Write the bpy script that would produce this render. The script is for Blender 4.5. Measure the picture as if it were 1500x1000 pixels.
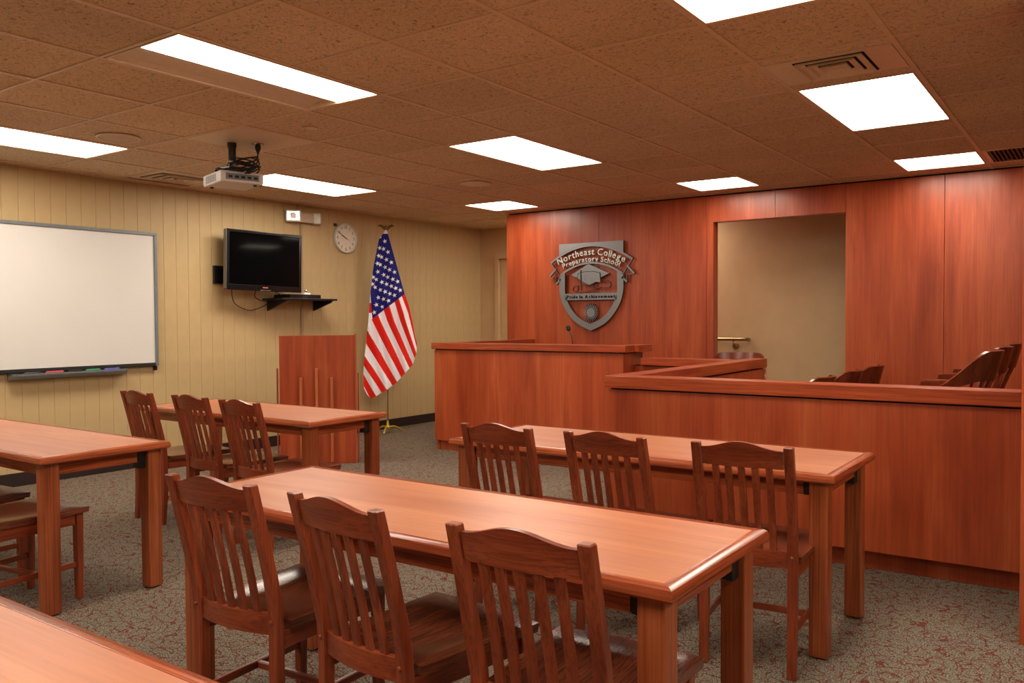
import bpy, bmesh, math, random
from mathutils import Vector, Matrix
random.seed(7)
for o in list(bpy.data.objects): bpy.data.objects.remove(o)
COL = bpy.context.scene.collection
SC = bpy.context.scene
PI = math.pi

# ------------------------------------------------------------------ camera
def cam_matrix(yaw, pitch, roll, loc):
    cy, sy, cp, sp = math.cos(yaw), math.sin(yaw), math.cos(pitch), math.sin(pitch)
    fwd = Vector((-sy*cp, cy*cp, sp)); right = Vector((cy, sy, 0)); up = right.cross(fwd)
    cr, sr = math.cos(roll), math.sin(roll)
    r2 = right*cr + up*sr; u2 = up*cr - right*sr
    m = Matrix((r2, u2, -fwd)).transposed().to_4x4(); m.translation = Vector(loc)
    return m
cd = bpy.data.cameras.new('camera'); cam = bpy.data.objects.new('camera', cd); COL.objects.link(cam)
cd.sensor_width = 36.0; cd.sensor_fit = 'HORIZONTAL'; cd.lens = 1234.3/1500*36.0
cd.clip_start = 0.05; cd.clip_end = 60
cam.matrix_world = cam_matrix(.614, -.0268, -.0055, (0, 0, 1.27))
SC.camera = cam
# ------------------------------------------------------------------ world, exposure
w = bpy.data.worlds.new('world'); SC.world = w; w.use_nodes = True
w.node_tree.nodes['Background'].inputs[0].default_value = (1.0, .85, .7, 1)
w.node_tree.nodes['Background'].inputs[1].default_value = 0.05
SC.view_settings.view_transform = 'Standard'; SC.view_settings.look = 'None'
SC.view_settings.exposure = 0.0; SC.view_settings.gamma = 1.0
SC.view_settings.use_curve_mapping = False
LAMP = 17.0                     # emission of the fluorescent diffusers
LAMP_COL = (1.0, .90, .76)

# ------------------------------------------------------------------ materials
def newmat(name):
    m = bpy.data.materials.new(name); m.use_nodes = True
    nt = m.node_tree; b = nt.nodes['Principled BSDF']
    return m, nt, b
def N(nt, typ, **kw):
    n = nt.nodes.new(typ)
    for k, v in kw.items():
        if k.startswith('i_'):
            key = k[2:]
            key = int(key) if key.isdigit() else key.replace('_', ' ')
            n.inputs[key].default_value = v
        else: setattr(n, k, v)
    return n
def ramp(nt, stops, interp='LINEAR'):
    r = nt.nodes.new('ShaderNodeValToRGB'); r.color_ramp.interpolation = interp
    el = r.color_ramp.elements
    el[0].position, el[0].color = stops[0][0], (*stops[0][1], 1)
    el[1].position, el[1].color = stops[-1][0], (*stops[-1][1], 1)
    for p, c in stops[1:-1]:
        e = el.new(p); e.color = (*c, 1)
    return r
def plain(name, col, rough=.5, metal=0, spec=.5, coat=0, noise=.06, nscale=30, bump=0):
    m, nt, b = newmat(name)
    b.inputs['Roughness'].default_value = rough; b.inputs['Metallic'].default_value = metal
    b.inputs['Specular IOR Level'].default_value = spec; b.inputs['Coat Weight'].default_value = coat
    tc = N(nt, 'ShaderNodeTexCoord'); nz = N(nt, 'ShaderNodeTexNoise', i_Scale=nscale, i_Detail=3.0)
    nt.links.new(tc.outputs['Object'], nz.inputs['Vector'])
    lo = tuple(max(0, c*(1-noise)) for c in col); hi = tuple(min(1, c*(1+noise)) for c in col)
    r = ramp(nt, [(.3, lo), (.7, hi)]); nt.links.new(nz.outputs['Fac'], r.inputs[0])
    nt.links.new(r.outputs[0], b.inputs['Base Color'])
    if bump:
        bp = N(nt, 'ShaderNodeBump', i_Strength=bump, i_Distance=.002)
        nt.links.new(nz.outputs['Fac'], bp.inputs['Height']); nt.links.new(bp.outputs[0], b.inputs['Normal'])
    return m
def wood(name, dark, mid, light, axis='X', scale=1.0, stretch=14, rough=.32, grain=.5, coat=.0, world=False, spec=.5):
    """stained wood; the grain runs along the given local axis"""
    m, nt, b = newmat(name); L = nt.links
    b.inputs['Roughness'].default_value = rough; b.inputs['Coat Weight'].default_value = coat
    b.inputs['Specular IOR Level'].default_value = spec
    tc = N(nt, 'ShaderNodeTexCoord'); mp = N(nt, 'ShaderNodeMapping')
    s = [scale*1.0]*3; s['XYZ'.index(axis)] = scale/stretch
    mp.inputs['Scale'].default_value = s
    oi = N(nt, 'ShaderNodeObjectInfo'); mul = N(nt, 'ShaderNodeMath', operation='MULTIPLY', i_1=37.0)
    cx = N(nt, 'ShaderNodeCombineXYZ'); L.new(oi.outputs['Random'], mul.inputs[0])
    for k in range(3): L.new(mul.outputs[0], cx.inputs[k])
    va = N(nt, 'ShaderNodeVectorMath', operation='ADD')
    if world:
        ge = N(nt, 'ShaderNodeNewGeometry'); L.new(ge.outputs['Position'], mp.inputs['Vector'])
        L.new(mp.outputs[0], va.inputs[0])
    else:
        L.new(tc.outputs['Object'], mp.inputs['Vector']); L.new(mp.outputs[0], va.inputs[0]); L.new(cx.outputs[0], va.inputs[1])
    mpf = N(nt, 'ShaderNodeMapping'); s2 = [1.0]*3; s2['XYZ'.index(axis)] = .22; mpf.inputs['Scale'].default_value = s2
    L.new(va.outputs[0], mpf.inputs['Vector'])
    n1 = N(nt, 'ShaderNodeTexNoise', i_Scale=6.0, i_Detail=5.0, i_Roughness=.55, i_Distortion=.7)
    n2 = N(nt, 'ShaderNodeTexNoise', i_Scale=60.0, i_Detail=3.0, i_Roughness=.7, i_Distortion=.3)
    n3 = N(nt, 'ShaderNodeTexNoise', i_Scale=1.6, i_Detail=2.0, i_Distortion=.6)
    for n in (n1, n3): L.new(va.outputs[0], n.inputs['Vector'])
    L.new(mpf.outputs[0], n2.inputs['Vector'])
    r1 = ramp(nt, [(.3, dark), (.5, mid), (.72, light)]); L.new(n1.outputs['Fac'], r1.inputs[0])
    r2 = ramp(nt, [(.38, (1-grain,)*3), (.56, (1, 1, 1))]); L.new(n2.outputs['Fac'], r2.inputs[0])
    r3 = ramp(nt, [(.3, (.90, .88, .86)), (.7, (1.08, 1.10, 1.12))]); L.new(n3.outputs['Fac'], r3.inputs[0])
    m1 = N(nt, 'ShaderNodeMix', data_type='RGBA', blend_type='MULTIPLY'); m1.inputs[0].default_value = 1
    L.new(r1.outputs[0], m1.inputs[6]); L.new(r2.outputs[0], m1.inputs[7])
    m2 = N(nt, 'ShaderNodeMix', data_type='RGBA', blend_type='MULTIPLY'); m2.inputs[0].default_value = 1
    L.new(m1.outputs[2], m2.inputs[6]); L.new(r3.outputs[0], m2.inputs[7])
    L.new(m2.outputs[2], b.inputs['Base Color'])
    bp = N(nt, 'ShaderNodeBump', i_Strength=.12, i_Distance=.001)
    L.new(n2.outputs['Fac'], bp.inputs['Height']); L.new(bp.outputs[0], b.inputs['Normal'])
    return m
PD, PM, PL = (.30, .043, .013), (.41, .070, .0215), (.51, .110, .035)      # cherry laminate
OD, OM, OL = (.165, .027, .010), (.255, .046, .0155), (.35, .076, .026)       # stained oak
TD, TM, TL = (.40, .112, .038), (.47, .150, .055), (.54, .195, .078)        # table top
M_panel = wood('cherry_laminate', PD, PM, PL, 'Z', 1.1, 9, rough=.33, grain=.18, world=True)
M_capx = wood('oak_cap_x', PD, PM, PL, 'X', 2.0, 10, rough=.28, grain=.42, world=True)
M_capy = wood('oak_cap_y', PD, PM, PL, 'Y', 2.0, 10, rough=.28, grain=.42, world=True)
M_top = wood('table_laminate', TD, TM, TL, 'X', 1.5, 9, rough=.38, grain=.12, spec=.75)
M_edge = wood('table_oak_edge', OM, OL, (.50, .115, .034), 'X', 2.5, 12, rough=.22, grain=.45)
M_edgey = wood('table_oak_edge_end', OM, OL, (.50, .115, .034), 'Y', 2.5, 12, rough=.22, grain=.45)
M_tleg = wood('table_oak_leg', (.24,.048,.014), (.335, .078, .024), (.43, .115, .037), 'Z', 2.5, 16, rough=.33, grain=.4)
M_chz = wood('chair_oak_upright', OD, OM, OL, 'Z', 3.0, 12, rough=.30, grain=.4)
M_chx = wood('chair_oak_rail', OD, OM, OL, 'X', 3.0, 12, rough=.30, grain=.4)
M_chy = wood('chair_oak_side', OD, OM, OL, 'Y', 3.0, 12, rough=.30, grain=.4)
M_seat = wood('chair_oak_seat', (.11, .025, .012), (.18, .042, .018), (.25, .062, .026), 'Y', 3.0, 9, rough=.20, grain=.5, spec=.7)
M_jury = wood('jury_chair_wood', (.10, .016, .006), (.17, .028, .009), (.25, .046, .014), 'Z', 2.5, 6, rough=.25, grain=.25)
M_beige = plain('beige_wall_paint', (.53, .385, .19), rough=.55, noise=.05, nscale=6, bump=.1)
M_beige2 = plain('beige_corridor_paint', (.56, .38, .20), rough=.6, noise=.05, nscale=5)
M_black = plain('black_plastic', (.006, .006, .007), rough=.35)
M_dark = plain('dark_vinyl_base', (.022, .010, .009), rough=.5)
M_steel = plain('brushed_steel', (.25, .255, .27), rough=.42, metal=.85, nscale=80, noise=.12)
M_steelside = plain('dark_steel_and_edge_shade', (.02, .015, .013), rough=.5)  # crest sides coloured dark to stand in for shadow; dark line work shares it
M_alu = plain('grey_aluminium', (.20, .22, .23), rough=.45, metal=.3)
M_chrome = plain('chrome', (.7, .7, .68), rough=.18, metal=1)
M_gold = plain('gold_lacquer', (.55, .42, .05), rough=.3, metal=.6)
M_white = plain('white_plastic', (.72, .68, .62), rough=.4)
M_bright = plain('white_reflector', (.95, .93, .9), rough=.2)
M_projw = plain('projector_white', (.68, .66, .65), rough=.4)
M_board = plain('whiteboard_surface', (.73, .72, .69), rough=.42, noise=.01, nscale=3)
M_tray = plain('grey_tray', (.16, .165, .155), rough=.5)
M_pan = plain('painted_metal_pan', (.74, .60, .45), rough=.35, noise=.04)
M_tee = plain('tbar_paint', (.72, .55, .38), rough=.5)
M_brass = plain('satin_brass', (.42, .33, .17), rough=.3, metal=.9)
M_face = plain('clock_face', (.86, .80, .62), rough=.35)
M_slot = plain('slot_black', (.004, .004, .004), rough=.9)
M_rubber = plain('black_rubber', (.012, .011, .011), rough=.7)
M_red = plain('red_eraser', (.45, .05, .06), rough=.6)
M_green = plain('green_eraser', (.02, .20, .10), rough=.6)
M_blue = plain('blue_eraser', (.07, .08, .45), rough=.6)
M_screen = plain('television_screen', (.002, .002, .0022), rough=.06, spec=.06)
M_conduit = plain('conduit_paint', (.40, .29, .15), rough=.5)
M_grille = plain('brown_grille', (.10, .05, .03), rough=.6)

def emis(name, col, strength):
    m, nt, b = newmat(name)
    b.inputs['Base Color'].default_value = (.8, .8, .8, 1)
    b.inputs['Emission Color'].default_value = (*col, 1); b.inputs['Emission Strength'].default_value = strength
    return m
M_lamp = emis('lit_diffuser', LAMP_COL, LAMP)

def tile_mat():
    m, nt, b = newmat('fissured_ceiling_tile'); L = nt.links
    b.inputs['Roughness'].default_value = .95; b.inputs['Specular IOR Level'].default_value = .1
    ge = N(nt, 'ShaderNodeNewGeometry'); mp = N(nt, 'ShaderNodeMapping'); mp.inputs['Scale'].default_value = (1, 1, 1)
    L.new(ge.outputs['Position'], mp.inputs[0])
    n1 = N(nt, 'ShaderNodeTexNoise', i_Scale=58.0, i_Detail=4.0, i_Roughness=.75, i_Distortion=1.2)
    n2 = N(nt, 'ShaderNodeTexNoise', i_Scale=1.3, i_Detail=2.0)
    L.new(mp.outputs[0], n1.inputs['Vector']); L.new(mp.outputs[0], n2.inputs['Vector'])
    r1 = ramp(nt, [(.36, (.22, .165, .11)), (.43, (.66, .51, .345)), (.62, (.80, .635, .44))])
    L.new(n1.outputs['Fac'], r1.inputs[0])
    r2 = ramp(nt, [(.3, (.93, .93, .93)), (.7, (1.05, 1.05, 1.05))]); L.new(n2.outputs['Fac'], r2.inputs[0])
    oi = N(nt, 'ShaderNodeObjectInfo'); r3 = ramp(nt, [(0, (.93, .93, .93)), (1, (1.04, 1.04, 1.04))]); L.new(oi.outputs['Random'], r3.inputs[0])
    mm = N(nt, 'ShaderNodeMix', data_type='RGBA', blend_type='MULTIPLY'); mm.inputs[0].default_value = 1
    L.new(r1.outputs[0], mm.inputs[6]); L.new(r2.outputs[0], mm.inputs[7])
    m3 = N(nt, 'ShaderNodeMix', data_type='RGBA', blend_type='MULTIPLY'); m3.inputs[0].default_value = 1
    L.new(mm.outputs[2], m3.inputs[6]); L.new(r3.outputs[0], m3.inputs[7])
    L.new(m3.outputs[2], b.inputs['Base Color'])
    bp = N(nt, 'ShaderNodeBump', i_Strength=.5, i_Distance=.003)
    L.new(n1.outputs['Fac'], bp.inputs['Height']); L.new(bp.outputs[0], b.inputs['Normal'])
    return m
M_tile = tile_mat()
def carpet_mat():
    m, nt, b = newmat('patterned_carpet'); L = nt.links
    b.inputs['Roughness'].default_value = .95; b.inputs['Specular IOR Level'].default_value = .1
    ge = N(nt, 'ShaderNodeNewGeometry')
    nd = N(nt, 'ShaderNodeTexNoise', i_Scale=11.0, i_Detail=0.0); L.new(ge.outputs['Position'], nd.inputs['Vector'])
    sub = N(nt, 'ShaderNodeVectorMath', operation='SUBTRACT'); sub.inputs[1].default_value = (.5, .5, .5)
    L.new(nd.outputs['Color'], sub.inputs[0])
    sc = N(nt, 'ShaderNodeVectorMath', operation='SCALE'); sc.inputs['Scale'].default_value = .10; L.new(sub.outputs[0], sc.inputs[0])
    ad = N(nt, 'ShaderNodeVectorMath', operation='ADD'); L.new(ge.outputs['Position'], ad.inputs[0]); L.new(sc.outputs[0], ad.inputs[1])
    vo = N(nt, 'ShaderNodeTexVoronoi', feature='DISTANCE_TO_EDGE', i_Scale=25.0); L.new(ad.outputs[0], vo.inputs['Vector'])
    lt = ramp(nt, [(.035, (1, 1, 1)), (.075, (0, 0, 0))]); L.new(vo.outputs['Distance'], lt.inputs[0])
    nm = N(nt, 'ShaderNodeTexNoise', i_Scale=22.0, i_Detail=1.0); L.new(ge.outputs['Position'], nm.inputs['Vector'])
    rm = ramp(nt, [(.36, (0, 0, 0)), (.46, (1, 1, 1))]); L.new(nm.outputs['Fac'], rm.inputs[0])
    mk = N(nt, 'ShaderNodeMath', operation='MULTIPLY'); L.new(lt.outputs[0], mk.inputs[0]); L.new(rm.outputs[0], mk.inputs[1])
    nf = N(nt, 'ShaderNodeTexNoise', i_Scale=170.0, i_Detail=3.0); L.new(ge.outputs['Position'], nf.inputs['Vector'])
    rb = ramp(nt, [(.36, (.050, .042, .030)), (.5, (.155, .135, .100)), (.66, (.32, .285, .22))]); L.new(nf.outputs['Fac'], rb.inputs[0])
    rr = ramp(nt, [(.35, (.045, .014, .010)), (.65, (.21, .055, .038))]); L.new(nf.outputs['Fac'], rr.inputs[0])
    mx = N(nt, 'ShaderNodeMix', data_type='RGBA'); L.new(mk.outputs[0], mx.inputs[0]); L.new(rb.outputs[0], mx.inputs[6]); L.new(rr.outputs[0], mx.inputs[7])
    L.new(mx.outputs[2], b.inputs['Base Color'])
    bp = N(nt, 'ShaderNodeBump', i_Strength=.5, i_Distance=.004); L.new(nf.outputs['Fac'], bp.inputs['Height']); L.new(bp.outputs[0], b.inputs['Normal'])
    return m
M_carpet = carpet_mat()
def flag_mat():
    m, nt, b = newmat('printed_flag_nylon')
    a = N(nt, 'ShaderNodeVertexColor', layer_name='print'); nt.links.new(a.outputs['Color'], b.inputs['Base Color'])
    b.inputs['Roughness'].default_value = .75; b.inputs['Specular IOR Level'].default_value = .15
    return m
M_flag = flag_mat()

# ------------------------------------------------------------------ mesh helpers
def box(bm, x0, x1, y0, y1, z0, z1, M=None):
    vs = [bm.verts.new((x, y, z)) for x in (x0, x1) for y in (y0, y1) for z in (z0, z1)]
    if M is not None:
        for v in vs: v.co = M @ v.co
    q = ((0, 1, 3, 2), (4, 6, 7, 5), (0, 4, 5, 1), (2, 3, 7, 6), (0, 2, 6, 4), (1, 5, 7, 3))
    return [bm.faces.new([vs[i] for i in f]) for f in q]
def bev(bm, w=.003, seg=2, ang=.5):
    bm.edges.ensure_lookup_table(); bm.normal_update()
    es = [e for e in bm.edges if len(e.link_faces) == 2 and e.calc_face_angle(0) > ang]
    if es: bmesh.ops.bevel(bm, geom=es, offset=w, segments=seg, affect='EDGES', profile=.6)
def loft(bm, rings, cap=True, closed=False):
    """rings: list of equal-length point lists"""
    R = [[bm.verts.new(p) for p in r] for r in rings]; n = len(R[0])
    for a, b in zip(R[:-1], R[1:]):
        for i in range(n): bm.faces.new((a[i], a[(i+1) % n], b[(i+1) % n], b[i]))
    if closed:
        a, b = R[-1], R[0]
        for i in range(n): bm.faces.new((a[i], a[(i+1) % n], b[(i+1) % n], b[i]))
    elif cap:
        bm.faces.new(R[0][::-1]); bm.faces.new(R[-1])
def tube(bm, pts, r, n=10, cap=True):
    pts = [Vector(p) for p in pts]; rings = []
    for i, p in enumerate(pts):
        d = (pts[min(i+1, len(pts)-1)] - pts[max(i-1, 0)]).normalized()
        a = Vector((0, 0, 1)) if abs(d.z) < .9 else Vector((1, 0, 0))
        u = d.cross(a).normalized(); v = d.cross(u)
        rr = r[i] if isinstance(r, (list, tuple)) else r
        rings.append([p + (u*math.cos(t*2*PI/n) + v*math.sin(t*2*PI/n))*rr for t in range(n)])
    loft(bm, rings, cap)
def lathe(bm, prof, c=(0, 0, 0), n=24, axis='Z'):
    """prof list of (r, h)"""
    rings = []
    for r, h in prof:
        ring = []
        for t in range(n):
            a, b = r*math.cos(t*2*PI/n), r*math.sin(t*2*PI/n)
            p = {'Z': (a, b, h), 'X': (h, a, b), 'Y': (b, h, a)}[axis]
            ring.append(Vector(p) + Vector(c))
        rings.append(ring)
    loft(bm, rings, True)
def spline(pts, k=8):
    out = []; P = [Vector(p) for p in pts]; P = [P[0]] + P + [P[-1]]
    for i in range(1, len(P)-2):
        for s in range(k):
            t = s/k; a, b, c, d = P[i-1], P[i], P[i+1], P[i+2]
            out.append(.5*((2*b) + (c-a)*t + (2*a-5*b+4*c-d)*t*t + (3*b-a-3*c+d)*t**3))
    out.append(P[-2]); return out
def finish(bm, name, mat, smooth=False):
    bmesh.ops.recalc_face_normals(bm, faces=bm.faces)
    me = bpy.data.meshes.new(name); bm.to_mesh(me); bm.free()
    for m in (mat if isinstance(mat, (list, tuple)) else [mat]): me.materials.append(m)
    if smooth: me.shade_smooth() if hasattr(me, 'shade_smooth') else None
    return me
def link(name, me, parent=None, M=None):
    o = bpy.data.objects.new(name, me); COL.objects.link(o)
    if parent is not None: o.parent = parent
    if M is not None: o.matrix_local = M
    return o
def part(name, mat, parent, *boxes, bevel=.003, seg=2):
    """one mesh from axis-aligned boxes (x0,x1,y0,y1,z0,z1)"""
    bm = bmesh.new()
    for b in boxes: box(bm, *b)
    if bevel: bev(bm, bevel, seg)
    return link(name, finish(bm, name, mat), parent)
def thing(name, label, cat, loc=(0, 0, 0), rz=0, group=None):
    o = bpy.data.objects.new(name, None); o.empty_display_size = .1; COL.objects.link(o)
    o.location = loc; o.rotation_euler = (0, 0, rz); o['label'] = label; o['category'] = cat
    if group: o['group'] = group
    return o
def tag(o, label, cat, group=None):
    o['label'] = label; o['category'] = cat
    if group: o['group'] = group
    return o
def struct(name, label=None):
    o = bpy.data.objects.new(name, None); COL.objects.link(o); o['kind'] = 'structure'
    if label: o['label'] = label
    return o
def structm(o, label=None):
    o['kind'] = 'structure'
    if label: o['label'] = label
    return o
KIDS = {}
def dup(root, loc, rz, label, group=None):
    r = root.copy(); COL.objects.link(r); r.location = loc; r.rotation_euler = (0, 0, rz); r['label'] = label
    if group: r['group'] = group
    for ch in list(root.children):
        c = ch.copy(); COL.objects.link(c); c.parent = r
        for g in list(ch.children):
            d = g.copy(); COL.objects.link(d); d.parent = c
    return r
def autosmooth(o):
    for p in o.data.polygons: p.use_smooth = True
    try: o.data.set_sharp_from_angle(angle=math.radians(35))
    except Exception: pass
    return o
_fc = {}
def glyph_mesh(ch, size, depth, key):
    """mesh of one built-in-font character, centred on x, baseline at y=0"""
    k = (ch, size, depth, key)
    if k in _fc: return _fc[k]
    c = bpy.data.curves.new('glyph', 'FONT'); c.body = ch; c.size = size; c.extrude = depth/2
    c.offset = size*.012 if key != 'thin' else 0
    c.resolution_u = 3; c.align_x = 'CENTER'
    o = bpy.data.objects.new('glyph', c); COL.objects.link(o)
    dg = bpy.context.evaluated_depsgraph_get()
    me = bpy.data.meshes.new_from_object(o.evaluated_get(dg)); w = o.dimensions.x
    for p in me.polygons: p.material_index = 0 if p.normal.z > .5 else 1
    bpy.data.objects.remove(o); _fc[k] = (me, w)
    return _fc[k]

# ================================================================== SETTING
CZ = 2.466
XL, YB = -6.85, 9.0
XR, YF = 2.2, -2.6
YW = 7.85                      # wood panelled partition
gx = lambda j: -2.555 + .5965*j
gy = lambda i: 2.08 + .6096*i

fl = part('floor', M_carpet, None, (XL-.2, XR+.2, YF-.2, YB+.2, -.1, 0), bevel=0); structm(fl, 'grey green carpet with dark red squiggle pattern')

# left wall: painted boards side by side
wl = struct('wall_left', 'cream painted wall of vertical boards behind whiteboard')
part('backing', M_beige, wl, (XL-.15, XL-.02, YF, YB, 0, CZ), bevel=0)
y = YF; k = 0
bm = bmesh.new(); box(bm, -.02, 0, .0006, .1214, 0, CZ-.004); bev(bm, .0018, 1); plank = finish(bm, 'plank', M_beige)
while y < YB - .13:
    link('plank', plank, wl, Matrix.Translation((XL, y, 0))); y += .122; k += 1
part('plank', M_beige, wl, (XL-.02, XL, y, YB, 0, CZ-.004), bevel=.002, seg=1)
bl = part('baseboard_left', M_dark, None, (XL, XL+.012, YF, YB, 0, .105), bevel=.003); structm(bl)
# other beige walls
wb = struct('wall_back', 'beige corridor wall behind wood panelled wall')
part('wall_surface', M_beige2, wb, (XL, -6.58, YB, YB+.15, 0, CZ), (-6.58, -5.62, YB, YB+.15, 2.10, CZ), (-5.62, XR, YB, YB+.15, 0, CZ), bevel=0)
structm(part('baseboard_back', M_dark, None, (-5.55, XR, YB-.012, YB, 0, .105)))
structm(part('wall_right', M_beige, None, (XR, XR+.15, YF, YB, 0, CZ), bevel=0), 'beige wall at the right')
structm(part('wall_front', M_beige, None, (XL, XR, YF-.15, YF, 0, CZ), bevel=0), 'beige wall behind viewer')
# door in back wall, barely seen
d1 = struct('door_1', 'dark framed door in corridor wall left of wood wall')
part('door_frame', M_beige2, d1, (-6.60, -6.54, YB-.03, YB+.061, 0, 2.0595), (-5.66, -5.60, YB-.03, YB+.061, 0, 2.0595), (-6.60, -5.60, YB-.03, YB+.061, 2.06, 2.14), bevel=.004)
part('door_panel', M_beige2, d1, (-6.535, -5.665, YB+.02, YB+.06, .01, 2.055))
hb = bmesh.new(); lathe(hb, [(0.001, 0), (.02, .002), (.02, .05), (.03, .06), (.001, .09)], (-5.75, YB+.02, 1.0), 12, 'Y')
for v in hb.verts: v.co.y = 2*(YB+.02) - v.co.y
link('door_handle', finish(hb, 'door_handle', M_brass), d1)

# wood panelled partition with opening
wf = struct('wall_far', 'cherry wood panelled wall behind judge bench')
TW = .12
def wp(x0, x1, z0, z1): part('panel', M_panel, wf, (x0+.0015, x1-.0015, YW, YW+TW, z0, z1), bevel=.0012, seg=1)
for a, b in ((-5.60, -4.40), (-4.40, -3.20)): wp(a, b, 0, CZ-.014)
wp(-3.20, -3.13, 0, 2.20); 
wp(-3.20, -2.53, 2.20, CZ-.014); wp(-2.53, -1.90, 2.20, CZ-.014)
wp(-1.90, -1.11, 0, CZ-.014); wp(-1.11, -.05, 0, CZ-.014); wp(-.05, XR, 0, CZ-.014)
part('shadow_gap', M_slot, wf, (-5.58, XR, YW+.02, YW+TW-.02, CZ-.0135, CZ), bevel=0)
# wing wall at the right edge of the view
ww = struct('wall_wing', 'cherry wood clad wall end at right edge of view')
part('cladding', M_panel, ww, (-.262, .62, 3.765, 4.05, 0.0, CZ-.02), bevel=.003)
part('shadow_gap', M_slot, ww, (-.25, .60, 3.78, 4.04, CZ-.021, CZ), bevel=0)
part('base', M_dark, ww, (-.235, .60, 3.753, 3.764, 0, .105), bevel=.002)

# ------------------------------------------------------------------ ceiling
ce = struct('ceiling', 'brown fissured acoustic ceiling tiles in a metal grid')
part('deck', M_tile, ce, (XL-.1, XR+.1, YF-.1, YB+.1, CZ+.11, CZ+.2), bevel=0)
special = {}
for i0, i1, j in ((0, 2, -6), (4, 6, -6), (0, 2, -2), (4, 6, -2), (0, 2, 2), (4, 6, 2), (8, 9, -5.0), (8, 9, -1), (8, 9, 2), (-4, -2, -6), (-4, -2, -2), (-4, -2, 2), (-4, -2, 6), (0, 2, 6), (-7, -6, -2), (10, 11, -5)):
    for i in range(i0, i1): special[(i, int(j))] = 'light'
special[(10, -3)] = 'light'; special[(8, 3)] = 'grille'; special[(3, 2)] = 'vent'; special[(3, -7)] = 'vent'; special[(2, -4)] = 'pan'
T = .012
def tilemesh(w, h):
    bm = bmesh.new(); box(bm, -w/2, w/2, -h/2, h/2, 0, .018); bev(bm, .004, 1); return finish(bm, 'ceiling_tile', M_tile)
tm = {}
j0 = -8; i_lo, i_hi = -8, 12
for j in range(-8, 9):
    for i in range(-8, 12):
        xa, xb = max(gx(j), XL), min(gx(j+1), XR); ya, yb = max(gy(i), YF), min(gy(i+1), YB)
        if xb-xa < .05 or yb-ya < .05 or (i, j) in special: continue
        key = (round(xb-xa, 3), round(yb-ya, 3))
        if key not in tm: tm[key] = tilemesh(key[0]-.012, key[1]-.012)
        dz = random.uniform(-.0012, .0012)
        link('ceiling_tile', tm[key], ce, Matrix.Translation(((xa+xb)/2, (ya+yb)/2, CZ+.004+dz)))
for j in range(-7, 9):
    if XL < gx(j) < XR: part('tee', M_tee, ce, (gx(j)-T, gx(j)+T, YF, YB, CZ-.002, CZ+.006), bevel=0)
def in_light(i, j): return special.get((i-1, j)) == 'light' and special.get((i, j)) == 'light'
for i in range(-7, 12):
    if not (YF < gy(i) < YB): continue
    bm = bmesh.new()
    j = -8
    while j < 9:
        if in_light(i, j): j += 1; continue
        ja = j
        while j < 9 and not in_light(i, j): j += 1
        a, b = max(gx(ja), XL), min(gx(j), XR)
        if b > a: box(bm, a, b, gy(i)-T*.75, gy(i)+T*.75, CZ-.0015, CZ+.006)
    link('tee', finish(bm, 'tee', M_tee), ce)
part('wall_angle', M_tee, ce, (XL, XL+.02, YF, YB, CZ-.003, CZ+.002), (XL, XR, YB-.02, YB, CZ-.003, CZ+.002), (-5.6, XR, YW-.02, YW, CZ-.003, CZ+.002), bevel=0)

# fluorescent troffers
def troffer(i0, i1, j, label, half=False):
    cx, cy = (gx(j)+gx(j+1))/2, (gy(i0)+gy(i1))/2; w, h = .5965/2-T-.002, (i1-i0)*.6096/2-T-.002
    t = thing('ceiling_light', label, 'light', (cx, cy, CZ), 0, None)
    f = .010
    part('light_frame', M_tee, t, (-w, -w+f, -h, h, -.004, .07), (w-f, w, -h, h, -.004, .07), (-w+f, w-f, -h, -h+f, -.004, .07), (-w+f, w-f, h-f, h, -.004, .07), bevel=.001, seg=1)
    part('housing', M_white, t, (-w+f, w-f, -h+f, h-f, .062, .07), bevel=0)
    if not half:
        part('diffuser', M_lamp, t, (-w+f+.001, w-f-.001, -h+f+.001, h-f-.001, .004, .009), bevel=0)
    else:
        # the door hangs with one lamp side lit, the reflector pan beside it is dark
        part('diffuser', M_lamp, t, (-.028, w-f-.001, -h+f+.001, h-f-.001, .004, .009), bevel=0)
        bm = bmesh.new()
        xs = [(-w+f+.001, .002), (-w+f+.035, .016), (-.165, .030), (-.15, .031), (-.09, .022), (-.032, .006)]
        rings = [[(x, -h+f+.001, z), (x, h-f-.001, z), (x, h-f-.001, z+.003), (x, -h+f+.001, z+.003)] for x, z in xs]
        loft(bm, rings); link('reflector_pan', finish(bm, 'reflector_pan', M_pan), t)
    return t
troffer(0, 2, -6, 'lit ceiling light panel nearest the whiteboard, at the left edge')
troffer(4, 6, -6, 'lit ceiling light panel just behind the hanging projector')
troffer(0, 2, -2, 'ceiling light with dark reflector strip beside its lit half', half=True)
troffer(4, 6, -2, 'lit ceiling light panel over the middle of the room')
troffer(0, 2, 2, 'lit ceiling light panel cut off by the top edge of the photo')
troffer(4, 6, 2, 'large lit ceiling light panel beside the slotted air vent')
troffer(8, 9, -5, 'small square lit ceiling panel above the flag')
troffer(10, 11, -5, 'added unseen ceiling panel brightening the corridor behind the wood wall')  # added lamp, out of sight, lifts the corridor brightness
troffer(10, 11, -3, 'added unseen ceiling panel brightening the corridor left of the doorway opening')  # second added lamp, unseen, brightens the left part of the corridor wall
troffer(8, 9, -1, 'small square lit ceiling panel in front of the doorway opening')
troffer(8, 9, 2, 'small square lit ceiling panel beside the brown return grille')
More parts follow.
